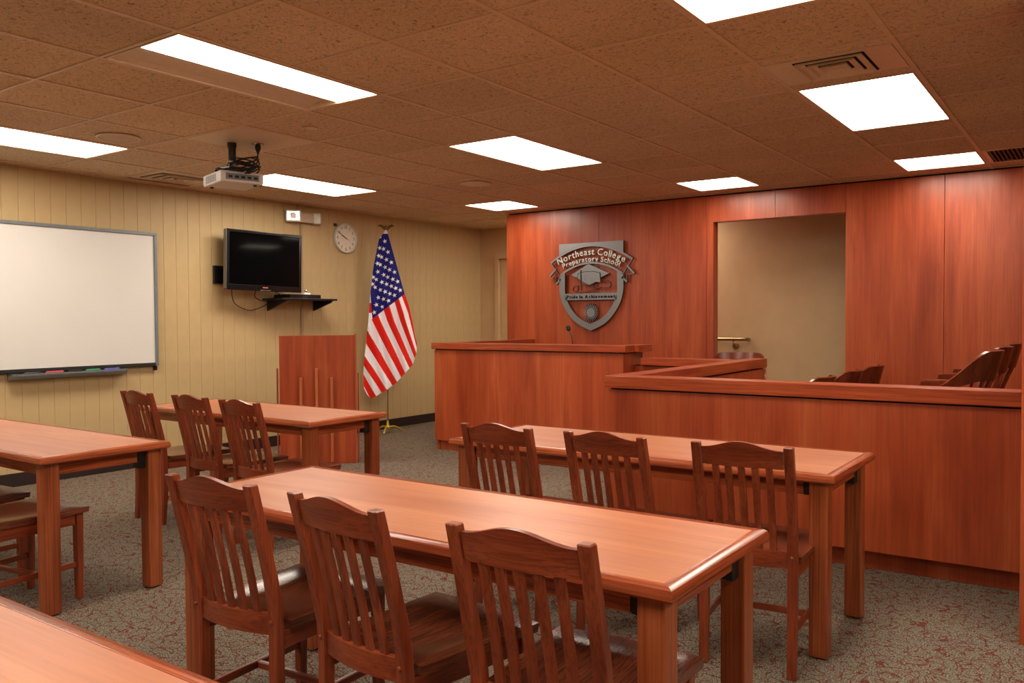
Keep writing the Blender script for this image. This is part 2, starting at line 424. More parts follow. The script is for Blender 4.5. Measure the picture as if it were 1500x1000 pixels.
for args in ((-4, -2, -6, 'ceiling light panel behind the camera along the left wall'), (-4, -2, -2, 'ceiling light panel over the table at bottom left, out of view'),
             (-4, -2, 2, 'ceiling light panel straight above the camera'), (-4, -2, 6, 'ceiling light panel behind the camera by the right wall'),
             (0, 2, 6, 'ceiling light panel right of the camera before the wood column'), (-7, -6, -2, 'small ceiling panel at the rear end of the room')):
    troffer(*args[:3], args[3])

# air vent (right) : plate with concentric slots
def vent(name, label, x0, x1, y0, y1, sx0, sx1, infill=True):
    t = thing(name, label, 'vent', ((x0+x1)/2, (y0+y1)/2, CZ)); hx, hy = (x1-x0)/2, (y1-y0)/2
    part('plate', M_pan, t, (-hx, hx, -hy, hy, -.004, .002), bevel=.001, seg=1)
    W, H = (sx1-sx0)/2, hy-.035
    for k in range(4):
        w, h = W-.045*k, H-.045*k*H/W*1.1
        if w < .03 or h < .015: break
        bm = bmesh.new(); s = .007
        zt = -.0042 - .0
        # dark slot ring + angled louvre ring
        for (a, b, c, d) in ((-w, w, -h, -h+s*1.6), (-w, w, h-s*1.6, h), (-w, -w+s*1.6, -h, h), (w-s*1.6, w, -h, h)):
            box(bm, a, b, c, d, -.0052, -.0042)
        link('slot', finish(bm, 'slot', M_slot), t)
        bm = bmesh.new(); w2, h2 = w-.012, h-.012
        if h2 > .01:
            rings = []
            for (ww_, hh_, z) in ((w2, h2, -.004), (w2+.006, h2+.006, -.016), (w2+.003, h2+.003, -.017), (w2-.006, h2-.006, -.004)):
                rings.append([(-ww_, -hh_, z), (ww_, -hh_, z), (ww_, hh_, z), (-ww_, hh_, z)])
            loft(bm, rings, cap=False); link('louvre', finish(bm, 'louvre', M_pan), t)
    return t
vent('air_vent', 'square slotted air vent in plain panel beside large light panel', gx(2)+.014, gx(3)-.014, gy(3)+.09, gy(4)-.115, -.16, .16)
part('ceiling_tile', M_tile, ce, (gx(2)+.013, gx(3)-.013, gy(3)+.01, gy(3)+.088, CZ, CZ+.018), bevel=.002)
part('ceiling_tile', M_tile, ce, (gx(2)+.013, gx(3)-.013, gy(4)-.113, gy(4)-.01, CZ, CZ+.018), bevel=.002)
vent('air_vent', 'cream square air vent in ceiling close to the left wall', gx(-7)+.10, gx(-6)-.014, gy(3)+.014, gy(4)-.014, -.17, .17)
# return grille
t = thing('return_grille', 'dark brown slatted return air grille by the right wood column', 'grille', ((gx(3)+gx(4))/2, (gy(8)+gy(9))/2, CZ))
hx, hy = .5965/2-.014, .6096/2-.014
part('grille_frame', M_pan, t, (-hx, -hx+.03, -hy, hy, -.004, .004), (hx-.03, hx, -hy, hy, -.004, .004), (-hx+.03, hx-.03, -hy, -hy+.03, -.004, .004), (-hx+.03, hx-.03, hy-.03, hy, -.004, .004), bevel=.001, seg=1)
part('plenum', M_slot, t, (-hx+.03, hx-.03, -hy+.03, hy-.03, .03, .034), bevel=0)
bm = bmesh.new(); box(bm, -.006, .006, -hy+.03, hy-.03, -.003, .02); sl = finish(bm, 'slat', M_grille)
n = 18
for k in range(n): link('slat', sl, t, Matrix.Translation((-hx+.045+k*(2*hx-.09)/(n-1), 0, 0)))
# round speakers, detector
def disc(name, label, cat, x, y, r, mat, rim):
    t = thing(name, label, cat, (x, y, CZ))
    bm = bmesh.new(); lathe(bm, [(r, 0), (r, -.006), (r-.006, -.010), (r-.014, -.010), (r-.016, -.004), (r-.016, 0)], n=36)
    autosmooth(link('rim', finish(bm, 'rim', rim), t))
    bm = bmesh.new(); lathe(bm, [(r-.016, 0), (r-.016, -.006), (r*.5, -.008), (.002, -.009)], n=36)
    autosmooth(link('grille', finish(bm, 'grille', mat), t)); return t
M_spk = plain('speaker_grille', (.58, .45, .31), rough=.7, nscale=300, noise=.3)
disc('ceiling_speaker', 'round ceiling speaker grille beside the leftmost light panel', 'speaker', -5.27, 3.04, .135, M_spk, M_pan)
disc('ceiling_speaker', 'round ceiling speaker grille over the space before the flag', 'speaker', -4.56, 5.93, .14, M_pan, M_pan)
disc('smoke_detector', 'small round cover on the ceiling right of the projector plate', 'detector', -4.07, 3.60, .05, M_pan, M_pan)

# ================================================================== WHITEBOARD
WX = XL
t = thing('whiteboard', 'large whiteboard in grey frame mounted on the left wall', 'whiteboard', (WX, 3.2, 1.46))
y0, y1, z0, z1 = 1.75-3.2, 4.262-3.2, .877-1.46, 2.040-1.46
part('board', M_board, t, (.010, .036, y0+.02, y1-.02, z0+.02, z1-.02), bevel=.001)
part('bottom_rail', M_rubber, t, (.0, .047, y0, y1-.0285, z0, z0+.028), bevel=.004)
part('frame', M_alu, t, (.0, .048, y0, y1, z1-.028, z1), (.0, .048, y0, y0+.028, z0+.029, z1-.028), (.0, .048, y1-.028, y1, z0, z1-.028), bevel=.004)
part('corner_clip', M_black, t, (.0, .03, y1-.03, y1-.005, z0-.04, z0-.001), bevel=.004)
t = thing('pen_tray', 'dark grey pen tray under the whiteboard holding coloured erasers', 'tray', (WX, 3.49, .865))
bm = bmesh.new(); L2 = .465
prof = [(.001, .01), (.001, -.03), (.03, -.045), (.085, -.038), (.105, -.01), (.105, .004), (.092, -.006), (.05, -.012), (.02, .0), (.02, .01)]
rings = []
for y_, s in ((-L2, .75), (-L2+.03, 1), (L2-.03, 1), (L2, .75)):
    rings.append([(x*s if x > .01 else x, y_, z) for x, z in prof])
loft(bm, rings); autosmooth(link('tray_body', finish(bm, 'tray_body', M_tray), t))
for nme, yy, mt, lab, ln in (('pen', -.31, M_black, 'black pen lying in the tray under the whiteboard, leftmost', .13), ('pen', -.14, M_red, 'red pen lying in the tray under the whiteboard', .14),
                             ('eraser', .02, M_black, 'black eraser in the middle of the whiteboard tray', .12), ('pen', .17, M_green, 'green pen lying in the tray under the whiteboard', .12), ('pen', .33, M_blue, 'blue pen lying in the tray under the whiteboard, rightmost', .13)):
    bm = bmesh.new()
    if nme == 'pen': lathe(bm, [(.004, -ln/2), (.012, -ln/2+.012), (.012, ln/2-.03), (.0125, ln/2-.029), (.0125, ln/2-.004), (.008, ln/2)], n=12, axis='Y')
    else: box(bm, -.018, .018, -ln/2, ln/2, -.010, .012); bev(bm, .004)
    o = autosmooth(link(nme, finish(bm, nme, mt), None)); o.location = (WX+.065, 3.49+yy, .8685); tag(o, lab, nme)

# ================================================================== TELEVISION
t = thing('television', 'black flat television on a wall arm beside the clock', 'television', (-6.62, 5.262, 1.832))
t.rotation_euler = (math.radians(-1.2), 0, math.radians(-9))
tw, th = .395, .283
part('bezel', plain('gloss_black', (.005, .005, .006), rough=.15), t, (-.035, .03, -tw, tw, -th, -th+.055), (-.035, .03, -tw, tw, th-.028, th), (-.035, .03, -tw, -tw+.028, -th+.055, th-.028), (-.035, .03, tw-.028, tw, -th+.055, th-.028), bevel=.005)
part('screen', M_screen, t, (-.03, .022, -tw+.026, tw-.026, -th+.053, th-.026), bevel=0)
part('side_trim', M_steel, t, (-.03, .026, -tw-.004, -tw-.0005, -th+.01, th-.01), bevel=.001)
part('badge', M_chrome, t, (.031, .036, -.055, .055, -th+.001, -th+.012), bevel=.002)
part('brand_mark', plain('badge_red', (.55, .14, .08)), t, (.0305, .0325, -.028, .028, -th+.028, -th+.036), bevel=.001)
part('rear_housing', M_black, t, (-.075, -.035, -tw+.12, tw-.12, -th+.08, th-.08), bevel=.01)
t = thing('television_mount', 'black folding wall arm and plate behind the television', 'bracket', (WX, 4.93, 1.70))
part('wall_plate', M_black, t, (.001, .03, -.08, .08, -.085, .085), bevel=.004)
for s in (-.065, .065): part('screw_strip', M_chrome, t, (.031, .033, -.055, .04, s-.006, s+.004), bevel=.001)
bm = bmesh.new(); tube(bm, [(.03, .05, 0), (.10, .22, 0), (.135, .30, .05)], .016, 8); link('arm', finish(bm, 'arm', M_black), t)
# shelf with player
t = thing('wall_shelf', 'black wall shelf with side brackets under the television', 'shelf', (WX, 5.78, 1.478))
part('shelf_board', M_black, t, (.001, .30, -.36, .36, -.010, .010), bevel=.004)
for s in (-.30, .30):
    bm = bmesh.new(); P = [(.001, -.010), (.29, -.010), (.27, -.03), (.001, -.115)]
    loft(bm, [[(x, s-.008, z) for x, z in P], [(x, s+.008, z) for x, z in P]]); link('side_bracket', finish(bm, 'side_bracket', M_black), t)
t = thing('media_player', 'flat black media player lying on the wall shelf', 'player', (WX+.15, 5.74, 1.489))
part('case', M_black, t, (-.12, .12, -.20, .20, .0, .038), bevel=.004)
part('front_strip', M_chrome, t, (.1205, .122, -.04, .03, .014, .020), bevel=0)
o = thing('adapter', 'small white and silver adapter on top of black media player', 'adapter', (WX+.13, 5.86, 1.527))
part('body', M_bright, o, (-.03, .03, -.04, .04, 0, .022), bevel=.006); part('plug', M_chrome, o, (-.012, .012, -.012, .012, .022, .05), bevel=.004)
# cables
def cable(label, pts, r=.004, mat=M_rubber, name='cable'):
    bm = bmesh.new(); tube(bm, spline(pts, 8), r, 6); o = autosmooth(link(name, finish(bm, name, mat), None))
    return tag(o, label, 'cable')
cable('thin black cable hanging low in a loop below the television', [(-6.66, 4.92, 1.57), (-6.76, 5.02, 1.44), (-6.80, 5.20, 1.37), (-6.80, 5.34, 1.39), (-6.79, 5.47, 1.45)])
cable('short black cable from television bottom to left shelf bracket', [(-6.66, 5.20, 1.57), (-6.76, 5.26, 1.50), (-6.77, 5.35, 1.46), (-6.78, 5.46, 1.462)])
cable('short black cable from television bottom to the media player', [(-6.62, 5.40, 1.56), (-6.68, 5.46, 1.54), (-6.70, 5.53, 1.52)])
# conduit, emergency light, clock
o = part('conduit', M_conduit, None, (WX+.001, WX+.022, 5.90, 5.925, .70, 1.467), (WX+.001, WX+.022, 5.90, 5.925, 1.489, 2.262), bevel=.003); tag(o, 'narrow painted cable raceway running down the wall behind lectern', 'conduit')
o = part('conduit', M_conduit, None, (WX+.001, WX+.022, 5.862, 5.884, 2.385, CZ-.004), bevel=.003); tag(o, 'short painted raceway between emergency light and ceiling', 'conduit')
M_elc = plain('beige_plastic_case', (.56, .45, .33), rough=.45)
t = thing('emergency_light', 'white twin headed emergency light above the television', 'light', (WX+.001, 5.925, 2.33))
part('case', M_elc, t, (0, .07, -.16, .12, -.052, .050), bevel=.012)
bm = bmesh.new(); box(bm, .03, .13, -.075, .075, -.058, .058, Matrix.Translation((0, -.105, 0)) @ Matrix.Rotation(math.radians(-40), 4, 'Z')); bev(bm, .012)
hd = link('lamp_head', finish(bm, 'lamp_head', M_white), t)
bm = bmesh.new(); MM = Matrix.Translation((0, -.105, 0)) @ Matrix.Rotation(math.radians(-40), 4, 'Z')
lathe(bm, [(.030, .1305), (.030, .134), (.018, .137), (.002, .138)], n=20, axis='X')
for v in bm.verts: v.co = MM @ v.co
link('lens', finish(bm, 'lens', M_bright), hd)
bm = bmesh.new(); R0 = [(.131, -.062, -.046), (.131, .062, -.046), (.131, .062, .046), (.131, -.062, .046)]; R1 = [(.1315, -.030, -.022), (.1315, .030, -.022), (.1315, .030, .022), (.1315, -.030, .022)]
loft(bm, [[MM @ Vector(p) for p in R0], [MM @ Vector(p) for p in R1]], cap=False); link('reflector', finish(bm, 'reflector', M_chrome), hd)
bm = bmesh.new(); box(bm, .03, .12, -.045, .045, -.056, .056, Matrix.Translation((0, .115, 0)) @ Matrix.Rotation(math.radians(40), 4, 'Z')); bev(bm, .012)
link('lamp_head', finish(bm, 'lamp_head', M_white), t)
M_rim = plain('silver_white_rim', (.60, .58, .54), rough=.3)
t = thing('wall_clock', 'round white wall clock with silver rim left of the flag', 'clock', (WX+.001, 6.53, 2.165))
bm = bmesh.new(); lathe(bm, [(.158, 0), (.163, .01), (.163, .03), (.158, .038), (.152, .037), (.151, .02), (.151, 0)], n=48, axis='X'); autosmooth(link('rim', finish(bm, 'rim', M_rim), t))
bm = bmesh.new(); lathe(bm, [(.150, .006), (.150, .022), (.002, .0221)], n=48, axis='X'); link('face', finish(bm, 'face', M_face), t)
part('mount', M_black, t, (0, .02, -.155, -.125, .12, .15), bevel=.003)
R2 = Matrix.Rotation(PI/2, 4, 'Z') @ Matrix.Rotation(PI/2, 4, 'X')     # text plane -> facing +x
for h in range(1, 13):
    me, wd = glyph_mesh(str(h), .044, .001, 'num'); me.materials.clear(); me.materials.append(M_black); me.materials.append(M_black)
    a = h*PI/6
    link('numeral', me, t, Matrix.Translation((.0236, .120*math.sin(a), .120*math.cos(a)-.015)) @ R2)
def hand(nm, ang, ln, tail, wd, mat, xo):
    bm = bmesh.new(); M = Matrix.Translation((xo, 0, 0)) @ Matrix.Rotation(-ang, 4, 'X')
    box(bm, 0, .002, -wd/2, wd/2, -tail, ln, M); link(nm, finish(bm, nm, mat), t)
hand('minute_hand', math.radians(298), .118, .02, .009, M_black, .028); hand('hour_hand', math.radians(296), .078, .02, .013, M_black, .025)
hand('second_hand', math.radians(120), .045, .02, .004, M_red, .031)
bm = bmesh.new(); lathe(bm, [(.151, .036), (.11, .044), (.05, .049), (.002, .050)], n=40, axis='X')
Mg, nt, b = newmat('clock_glass'); b.inputs['Alpha'].default_value = .10; b.inputs['Roughness'].default_value = .03; b.inputs['Base Color'].default_value = (.9, .9, .9, 1)
autosmooth(link('glass', finish(bm, 'glass', Mg), t))

# ================================================================== PROJECTOR
o = part('projector_plate', M_pan, None, (gx(-4)+.013, gx(-3)-.013, gy(2)+.013, gy(3)-.013, CZ-.0035, CZ+.003), bevel=.001)
tag(o, 'plain metal ceiling plate from which the projector hangs', 'plate')
t = thing('projector', 'white projector hanging from the ceiling on a black pole', 'projector', (-4.82, 3.58, CZ-.004))
bm = bmesh.new(); lathe(bm, [(.03, 0), (.03, -.03), (.018, -.035)], n=20); tube(bm, [(0, 0, -.03), (0, 0, -.12)], .026, 16); link('pole', finish(bm, 'pole', M_black), t)
bm = bmesh.new(); tube(bm, [(0, 0, -.115), (0, 0, -.165)], .019, 16); link('pole_sleeve', finish(bm, 'pole_sleeve', M_chrome), t)
bm = bmesh.new(); box(bm, -.07, .07, -.07, .07, -.182, -.165); box(bm, -.02, .02, -.12, .12, -.190, -.182); bev(bm, .004)
for a in (45, 135, 225, 315):
    c, s_ = math.cos(math.radians(a)), math.sin(math.radians(a)); tube(bm, [(0, 0, -.175), (c*.09, s_*.09, -.175), (c*.11, s_*.11, -.192)], .008, 6)
link('mount_bracket', finish(bm, 'mount_bracket', M_black), t)
PR = Matrix.Translation((-.065, .055, -.008)) @ Matrix.Rotation(math.radians(-16), 4, 'Z') @ Matrix.Diagonal((1.0, 1.13, 1, 1))
bm = bmesh.new(); box(bm, -.17, .17, -.13, .13, -.267, -.192, PR); bev(bm, .012, 3)
body = link('housing', finish(bm, 'housing', M_projw), t)
bm = bmesh.new()
for k in range(9): box(bm, -.11+.022*k, -.10+.022*k, -.1315, -.1300, -.255, -.205, PR)
link('vent_slots', finish(bm, 'vent_slots', M_alu), body)
bm = bmesh.new(); box(bm, .1695, .1715, -.10, .10, -.250, -.208, PR); link('connector_panel', finish(bm, 'connector_panel', M_alu), body)
bm = bmesh.new()
for k in range(5): box(bm, .1715, .1735, -.085+.038*k, -.062+.038*k, -.238, -.222, PR)
link('sockets', finish(bm, 'sockets', M_black), body)
bm = bmesh.new(); lathe(bm, [(.036, .13), (.036, .148), (.030, .150), (.002, .146)], (0.06, 0, -.228), 20, 'Y')
for v in bm.verts: v.co = PR @ v.co
link('lens', finish(bm, 'lens', M_black), body)
for c in ((-.13, -.09), (.13, .09)):
    bm = bmesh.new(); lathe(bm, [(.012, -.266), (.012, -.276), (.008, -.279)], (c[0], c[1], 0), 10)
    for v in bm.verts: v.co = PR @ v.co
    link('foot', finish(bm, 'foot', M_black), body)
# cables of the projector
cx, cy, cz = -4.82, 3.58, CZ
o = part('ceiling_outlet', M_chrome, None, (-4.72, -4.66, 3.66, 3.72, CZ-.012, CZ-.0036), bevel=.003); tag(o, 'small outlet on the metal plate above the projector', 'outlet')
o = thing('power_plug', 'black power plug hanging from outlet above the projector', 'plug', (-4.69, 3.69, CZ-.012))
bm = bmesh.new(); lathe(bm, [(.010, 0), (.019, -.006), (.019, -.03), (.010, -.05), (.007, -.06)], n=12); autosmooth(link('plug_body', finish(bm, 'plug_body', M_rubber), o))
rnd = random.Random(3)
cable('black power cord dropping from ceiling outlet to coiled cables', [(-4.69, 3.69, cz-.07), (-4.69, 3.68, cz-.11), (-4.70, 3.65, cz-.13), (-4.74, 3.60, cz-.14), (-4.78, 3.56, cz-.13)], .005)
bm = bmesh.new()
for k in range(8):
    pts = []; r0 = .078 + .018*rnd.random(); ph = rnd.random()*6
    for s_ in range(15):
        a = s_/14*2*PI*1.02 + ph
        pts.append((cx+.085 + r0*math.cos(a)*1.2, cy+.03+r0*1.05*math.sin(a), cz-.115 - .011*k + .014*math.sin(a*2+k)))
    tube(bm, spline(pts, 3), .0045, 6)
for k in range(7):
    u = k/6
    pts = [(cx+.10+.06*u, cy+.08-.03*u, cz-.15), (cx+.17+.02*u, cy+.06-.05*u, cz-.18-.01*u), (cx+.21-.01*u, cy-.01-.03*u, cz-.215-.01*u), (cx+.212-.01*u, cy-.02-.035*u, cz-.235)]
    tube(bm, spline(pts, 5), .0045, 6)
o = autosmooth(link('cable_bundle', finish(bm, 'cable_bundle', M_rubber), None)); tag(o, 'tangled coil of black cables around the projector pole', 'cables'); o['kind'] = 'stuff'

# ================================================================== JUDGE BENCH
t = thing('judge_bench', 'large wood panelled judge bench below the crest on wall', 'bench', (-4.3, 6.27, 0))
X = 4.3
part('front_panel', M_panel, t, (-5.345+X, -3.285+X, 0, .03, .095, .975), bevel=.002)
part('kickboard', M_panel, t, (-5.32+X, -3.30+X, .045, .07, 0, .094), bevel=.001)
part('light_stop', M_panel, t, (-5.312+X, -3.318+X, .0305, .0745, .0945, .112), bevel=0)  # added board, blocks light falling between front panel and kickboard
part('left_panel', M_panel, t, (-5.345+X, -5.315+X, .031, YW-6.27-.002, 0, .975), bevel=.002)
part('right_panel', M_panel, t, (-3.315+X, -3.285+X, .031, .36, 0, .975), bevel=.002)
part('reveal', M_slot, t, (-5.335+X, -3.295+X, .006, .05, .9752, .984), (-5.335+X, -5.30+X, .05, 1.57, .9752, .984), (-3.32+X, -3.295+X, .05, .355, .9752, .984), bevel=0)
part('front_cap', M_capx, t, (-5.36+X, -3.25+X, -.03, .13, .984, 1.043), bevel=.004)
part('left_cap', M_capy, t, (-5.36+X, -5.22+X, .131, YW-6.27-.002, .984, 1.043), bevel=.004)
part('right_cap', M_capy, t, (-3.36+X, -3.205+X, .131, .38, .984, 1.043), bevel=.004)
part('desk_top', M_capx, t, (-5.314+X, -3.316+X, .131, .72, .74, .775), bevel=.004)
part('platform', M_carpet, t, (-5.31+X, -3.32+X, .075, 1.57, 0, .15), bevel=.002)
part('desk_support', M_panel, t, (-5.31+X, -5.28+X, .60, .63, .15, .74), (-3.35+X, -3.32+X, .60, .63, .15, .74), bevel=.002)
t = thing('microphone', 'black gooseneck microphone standing on the judge bench', 'microphone', (-4.09, 6.80, .775))
bm = bmesh.new(); lathe(bm, [(.055, 0), (.055, .015), (.045, .022), (.012, .03)], n=20); autosmooth(link('base', finish(bm, 'base', M_black), t))
bm = bmesh.new(); tube(bm, spline([(0, 0, .025), (.0, 0, .16), (-.012, .0, .30), (-.045, 0, .385)], 6), .0045, 8); autosmooth(link('gooseneck', finish(bm, 'gooseneck', M_black), t))
bm = bmesh.new(); tube(bm, [(-.043, 0, .378), (-.048, 0, .39), (-.058, 0, .42), (-.062, 0, .432)], [.010, .021, .021, .008], 12); autosmooth(link('windscreen', finish(bm, 'windscreen', M_rubber), t))

# ================================================================== WITNESS STAND
t = thing('witness_stand', 'low wood railed witness stand between judge bench and jury box', 'stand', (-2.8, 6.47, 0)); X = 2.8
part('front_panel', M_panel, t, (-3.28+X, -2.425+X, 0, .03, .0, .866), bevel=.002)
part('reveal', M_slot, t, (-3.275+X, -2.43+X, .006, .028, .8662, .874), bevel=0)
part('front_cap', M_capx, t, (-3.202+X, -2.425+X, -.05, .09, .874, .935), bevel=.004)
part('platform', M_carpet, t, (-3.28+X, -2.425+X, .035, 1.35, 0, .085), bevel=.002)

# ================================================================== JURY BOX
t = thing('jury_box', 'long wood panelled jury box front with oak top rail at right', 'jury box', (-1.4, 4.42, 0)); X = 1.4
part('front_panel', M_panel, t, (-2.41+X, -.30+X, .0, .03, .105, .850), bevel=.002)
part('kickboard', M_panel, t, (-2.39+X, -.30+X, .08, .11, 0, .104), bevel=.001)
part('light_stop', M_panel, t, (-2.295+X, -.30+X, .0305, .112, .1045, .125), bevel=0)  # added board, keeps light from leaking onto the floor under the front
part('reveal', M_slot, t, (-2.40+X, -.30+X, .006, .05, .8502, .860), (-2.40+X, -2.37+X, .05, 2.44, .8502, .860), bevel=0)
part('front_cap', M_capx, t, (-2.425+X, -.27+X, -.03, .11, .860, .932), bevel=.005)
part('side_panel', M_panel, t, (-2.41+X, -2.30+X, .031, 2.46, .105, .850), (-2.39+X, -2.32+X, .112, 2.44, 0, .105), bevel=.002)
part('side_cap', M_capy, t, (-2.425+X, -2.285+X, .111, 2.48, .860, .932), bevel=.005)
part('riser', M_carpet, t, (-1.10+X, .62+X, .115, 3.42, 0, .20), bevel=.004)

# jury armchairs : one bent crest that sweeps down into the arms
def jury_chair(name, label, loc, rz, group=None):
    t = thing(name, label, 'chair', loc, rz, group)
    # chair faces local +y ; back at y=-.24
    def plan(u):    # u in [-1,1] around the U, returns x,y
        a = u*math.radians(118)
        return .275*math.sin(a)*(1 if abs(a) < PI/2 else 1), -.05-.235*math.cos(a) if abs(a) < PI/2 else -.05+.34*(abs(a)-PI/2)
    def top(u):
        s = max(0, min(1, (abs(u)-.30)/.52)); s = s*s*(3-2*s); return .875 - .215*s
    def hgt(u):
        s = max(0, min(1, (abs(u)-.30)/.50)); s = s*s*(3-2*s); return .175*(1-s) + .035*s
    bm = bmesh.new(); rings = []
    for k in range(41):
        u = -1 + k/20; x, y_ = plan(u); zt = top(u); h = hgt(u); zb = zt-h
        d = Vector((x, y_+.05, 0)); d = d.normalized() if d.length > 1e-4 else Vector((0, -1, 0))
        if abs(u) > .77: d = Vector((math.copysign(1, x), 0, 0))
        th_ = .024 if abs(u) < .6 else .024 + .028*min(1, (abs(u)-.6)/.3)
        lean = (zt-.66)*.20
        p = Vector((x, y_, 0)); off = d*0
        bk = Vector((0, -1, 0))
        rings.append([p + bk*((zb-.62)*.25) + Vector((0, 0, zb)), p + bk*((zb-.62)*.25) + d*th_ + Vector((0, 0, zb)),
                      p + bk*((zt-.62)*.25) + d*th_ + Vector((0, 0, zt-.004)), p + bk*((zt-.62)*.25) + Vector((0, 0, zt))])
    loft(bm, rings); autosmooth(link('crest_and_arms', finish(bm, 'crest_and_arms', M_jury), t))
    bm = bmesh.new(); rings = []
    for k in range(28):
        a = k/28*2*PI; x = .245*math.copysign(abs(math.cos(a))**.6, math.cos(a)); y_ = .235*math.copysign(abs(math.sin(a))**.6, math.sin(a)); rings.append((x, y_))
    loft(bm, [[(x*.97, y_*.97, .405) for x, y_ in rings], [(x, y_, .415) for x, y_ in rings], [(x, y_, .435) for x, y_ in rings], [(x*.97, y_*.97, .445) for x, y_ in rings], [(x*.5, y_*.5, .432) for x, y_ in rings]])
    autosmooth(link('seat', finish(bm, 'seat', M_jury), t))
    for k in range(7):
        u = -.42 + k*.14; x, y_ = plan(u); zb = top(u)-hgt(u)
        bm = bmesh.new(); x0 = x*.80; y0_ = -.205 + abs(u)*.05
        yt = y_-(zb-.62)*.25
        loft(bm, [[(x0+a, y0_+b, .43) for a, b in ((-.013, -.007), (.013, -.007), (.013, .007), (-.013, .007))], [(x+a, yt-.012+b, zb+.01) for a, b in ((-.013, -.007), (.013, -.007), (.013, .007), (-.013, .007))]])
        link('slat', finish(bm, 'slat', M_jury), t)
    for s in (-1, 1):
        bm = bmesh.new(); loft(bm, [[(s*.225+a, .10+b, .42) for a, b in ((-.016, -.02), (.016, -.02), (.016, .02), (-.016, .02))], [(s*.272+a, .10+b, .635) for a, b in ((-.014, -.02), (.014, -.02), (.014, .02), (-.014, .02))]])
        link('arm_post', finish(bm, 'arm_post', M_jury), t)
        for yy, spread in ((.185, .01), (-.19, -.05)):
            bm = bmesh.new(); loft(bm, [[(s*(.20)+a, yy+spread+b, 0) for a, b in ((-.014, -.014), (.014, -.014), (.014, .014), (-.014, .014))], [(s*.185+a, yy+b, .41) for a, b in ((-.02, -.02), (.02, -.02), (.02, .02), (-.02, .02))]])
            link('leg', finish(bm, 'leg', M_jury), t)
    bm = bmesh.new()
    for s in (-1, 1): box(bm, s*.195-.009, s*.195+.009, -.20, .18, .18, .205)
    box(bm, -.186, .186, .02-.012, .02+.012, .18, .20); link('stretcher', finish(bm, 'stretcher', M_jury), t)
    return t
jc = jury_chair('jury_chair', 'front row jury armchair nearest the rail, only its low back top showing', (-1.85, 5.84, 0), PI/2, 'jury armchairs')
dup(jc, (-1.85, 6.62, 0), PI/2, 'middle one of three front row jury armchairs left of wall seam'); dup(jc, (-1.85, 7.36, 0), PI/2, 'front row jury armchair farthest back, close to wood wall')
dup(jc, (-.85, 5.62, .2), PI/2, 'back row jury armchair nearest the rail, large curved back at right'); dup(jc, (-.86, 6.38, .2), PI/2, 'middle jury armchair of the raised back row at right')
dup(jc, (-.86, 7.10, .2), PI/2, 'back row jury armchair farthest back, beside the wood wall')
dup(jc, (-2.665, 7.0, .085), PI, 'witness armchair facing the room, curved back top above low rail', 'witness chair')

# ================================================================== TRIAL TABLES
def make_table(label, x0, x1, y0, y1):
    cx_, cy_ = (x0+x1)/2, (y0+y1)/2; w_, d_ = (x1-x0)/2, (y1-y0)/2
    t = thing('table', label, 'table', (cx_, cy_, 0), 0, 'wooden tables'); H = .695; e = .035
    part('table_top', M_top, t, (-w_+e, w_-e, -d_+e, d_-e, H-.030, H-.0005), bevel=.0005, seg=1)
    def mitre(name, P, mat):
        # P: outer0, outer1, inner1, inner0 in plan; nosing profile
        o0, o1, i1, i0 = [Vector((*p, 0)) for p in P]; rings = []
        for o_, i_ in ((o0, i0), (o1, i1)):
            dv = (o_-i_); r = []
            for f, z in ((0, H-.032), (.86, H-.032), (1, H-.026), (1, H-.014), (.90, H-.004), (.70, H), (0, H)):
                r.append(i_ + dv*f + Vector((0, 0, z)))
            rings.append(r)
        bm = bmesh.new(); loft(bm, rings); o = link(name, finish(bm, name, mat), t); return autosmooth(o)
    a, b = (-w_, -d_), (w_, -d_); c, d = (w_, d_), (-w_, d_)
    ai, bi, ci, di = (-w_+e, -d_+e), (w_-e, -d_+e), (w_-e, d_-e), (-w_+e, d_-e)
    mitre('edge_band', (a, b, bi, ai), M_edge); mitre('edge_band', (c, d, di, ci), M_edge)
    mitre('edge_band', (b, c, ci, bi), M_edgey); mitre('edge_band', (d, a, ai, di), M_edgey)
    L_ = .068; ins = .032
    bm = bmesh.new(); box(bm, -L_/2, L_/2, -L_/2, L_/2, .006, H-.034); bev(bm, .005, 2); lg = finish(bm, 'leg', M_tleg)
    bm = bmesh.new(); lathe(bm, [(.02, 0), (.022, .004), (.022, .0061)], n=14); ft = finish(bm, 'glide', M_black)
    bm = bmesh.new(); box(bm, -.022, .022, -.020, .020, H-.118, H-.034); bev(bm, .004, 1); br = finish(bm, 'bracket', M_black)
    bm = bmesh.new(); box(bm, -.011, .011, -.018, .018, H-.089, H-.034); br2 = finish(bm, 'bracket', M_black)
    for sx in (-1, 1):
        for sy in (-1, 1):
            p = (sx*(w_-ins-L_/2), sy*(d_-ins-L_/2), 0)
            g = link('leg', lg, t, Matrix.Translation(p)); link('glide', ft, g)
            if sy > 0: link('bracket', br, t, Matrix.Translation((p[0]-sx*.004, p[1]-sy*(L_/2+.021), 0)))
            else: link('bracket', br2, t, Matrix.Translation((p[0]-sx*(L_/2+.012), p[1]+.004, 0)))
    ax, ay = w_-ins-L_-.026, d_-ins-L_-.043
    for sy in (-1, 1): part('apron', M_edge, t, (-ax, ax, sy*(d_-ins-.03)-.011, sy*(d_-ins-.03)+.011, H-.088, H-.033), bevel=.002)
    for sx in (-1, 1): part('end_apron', M_edgey, t, (sx*(w_-ins-.03)-.011, sx*(w_-ins-.03)+.011, -ay-.038, ay, H-.088, H-.033), bevel=.002)
    return t
make_table('long wooden table in the centre foreground with three chairs', -2.565, -.742, 1.635, 2.262)
make_table('long wooden table directly in front of judge bench and jury box', -2.595, -.795, 3.145, 3.80)
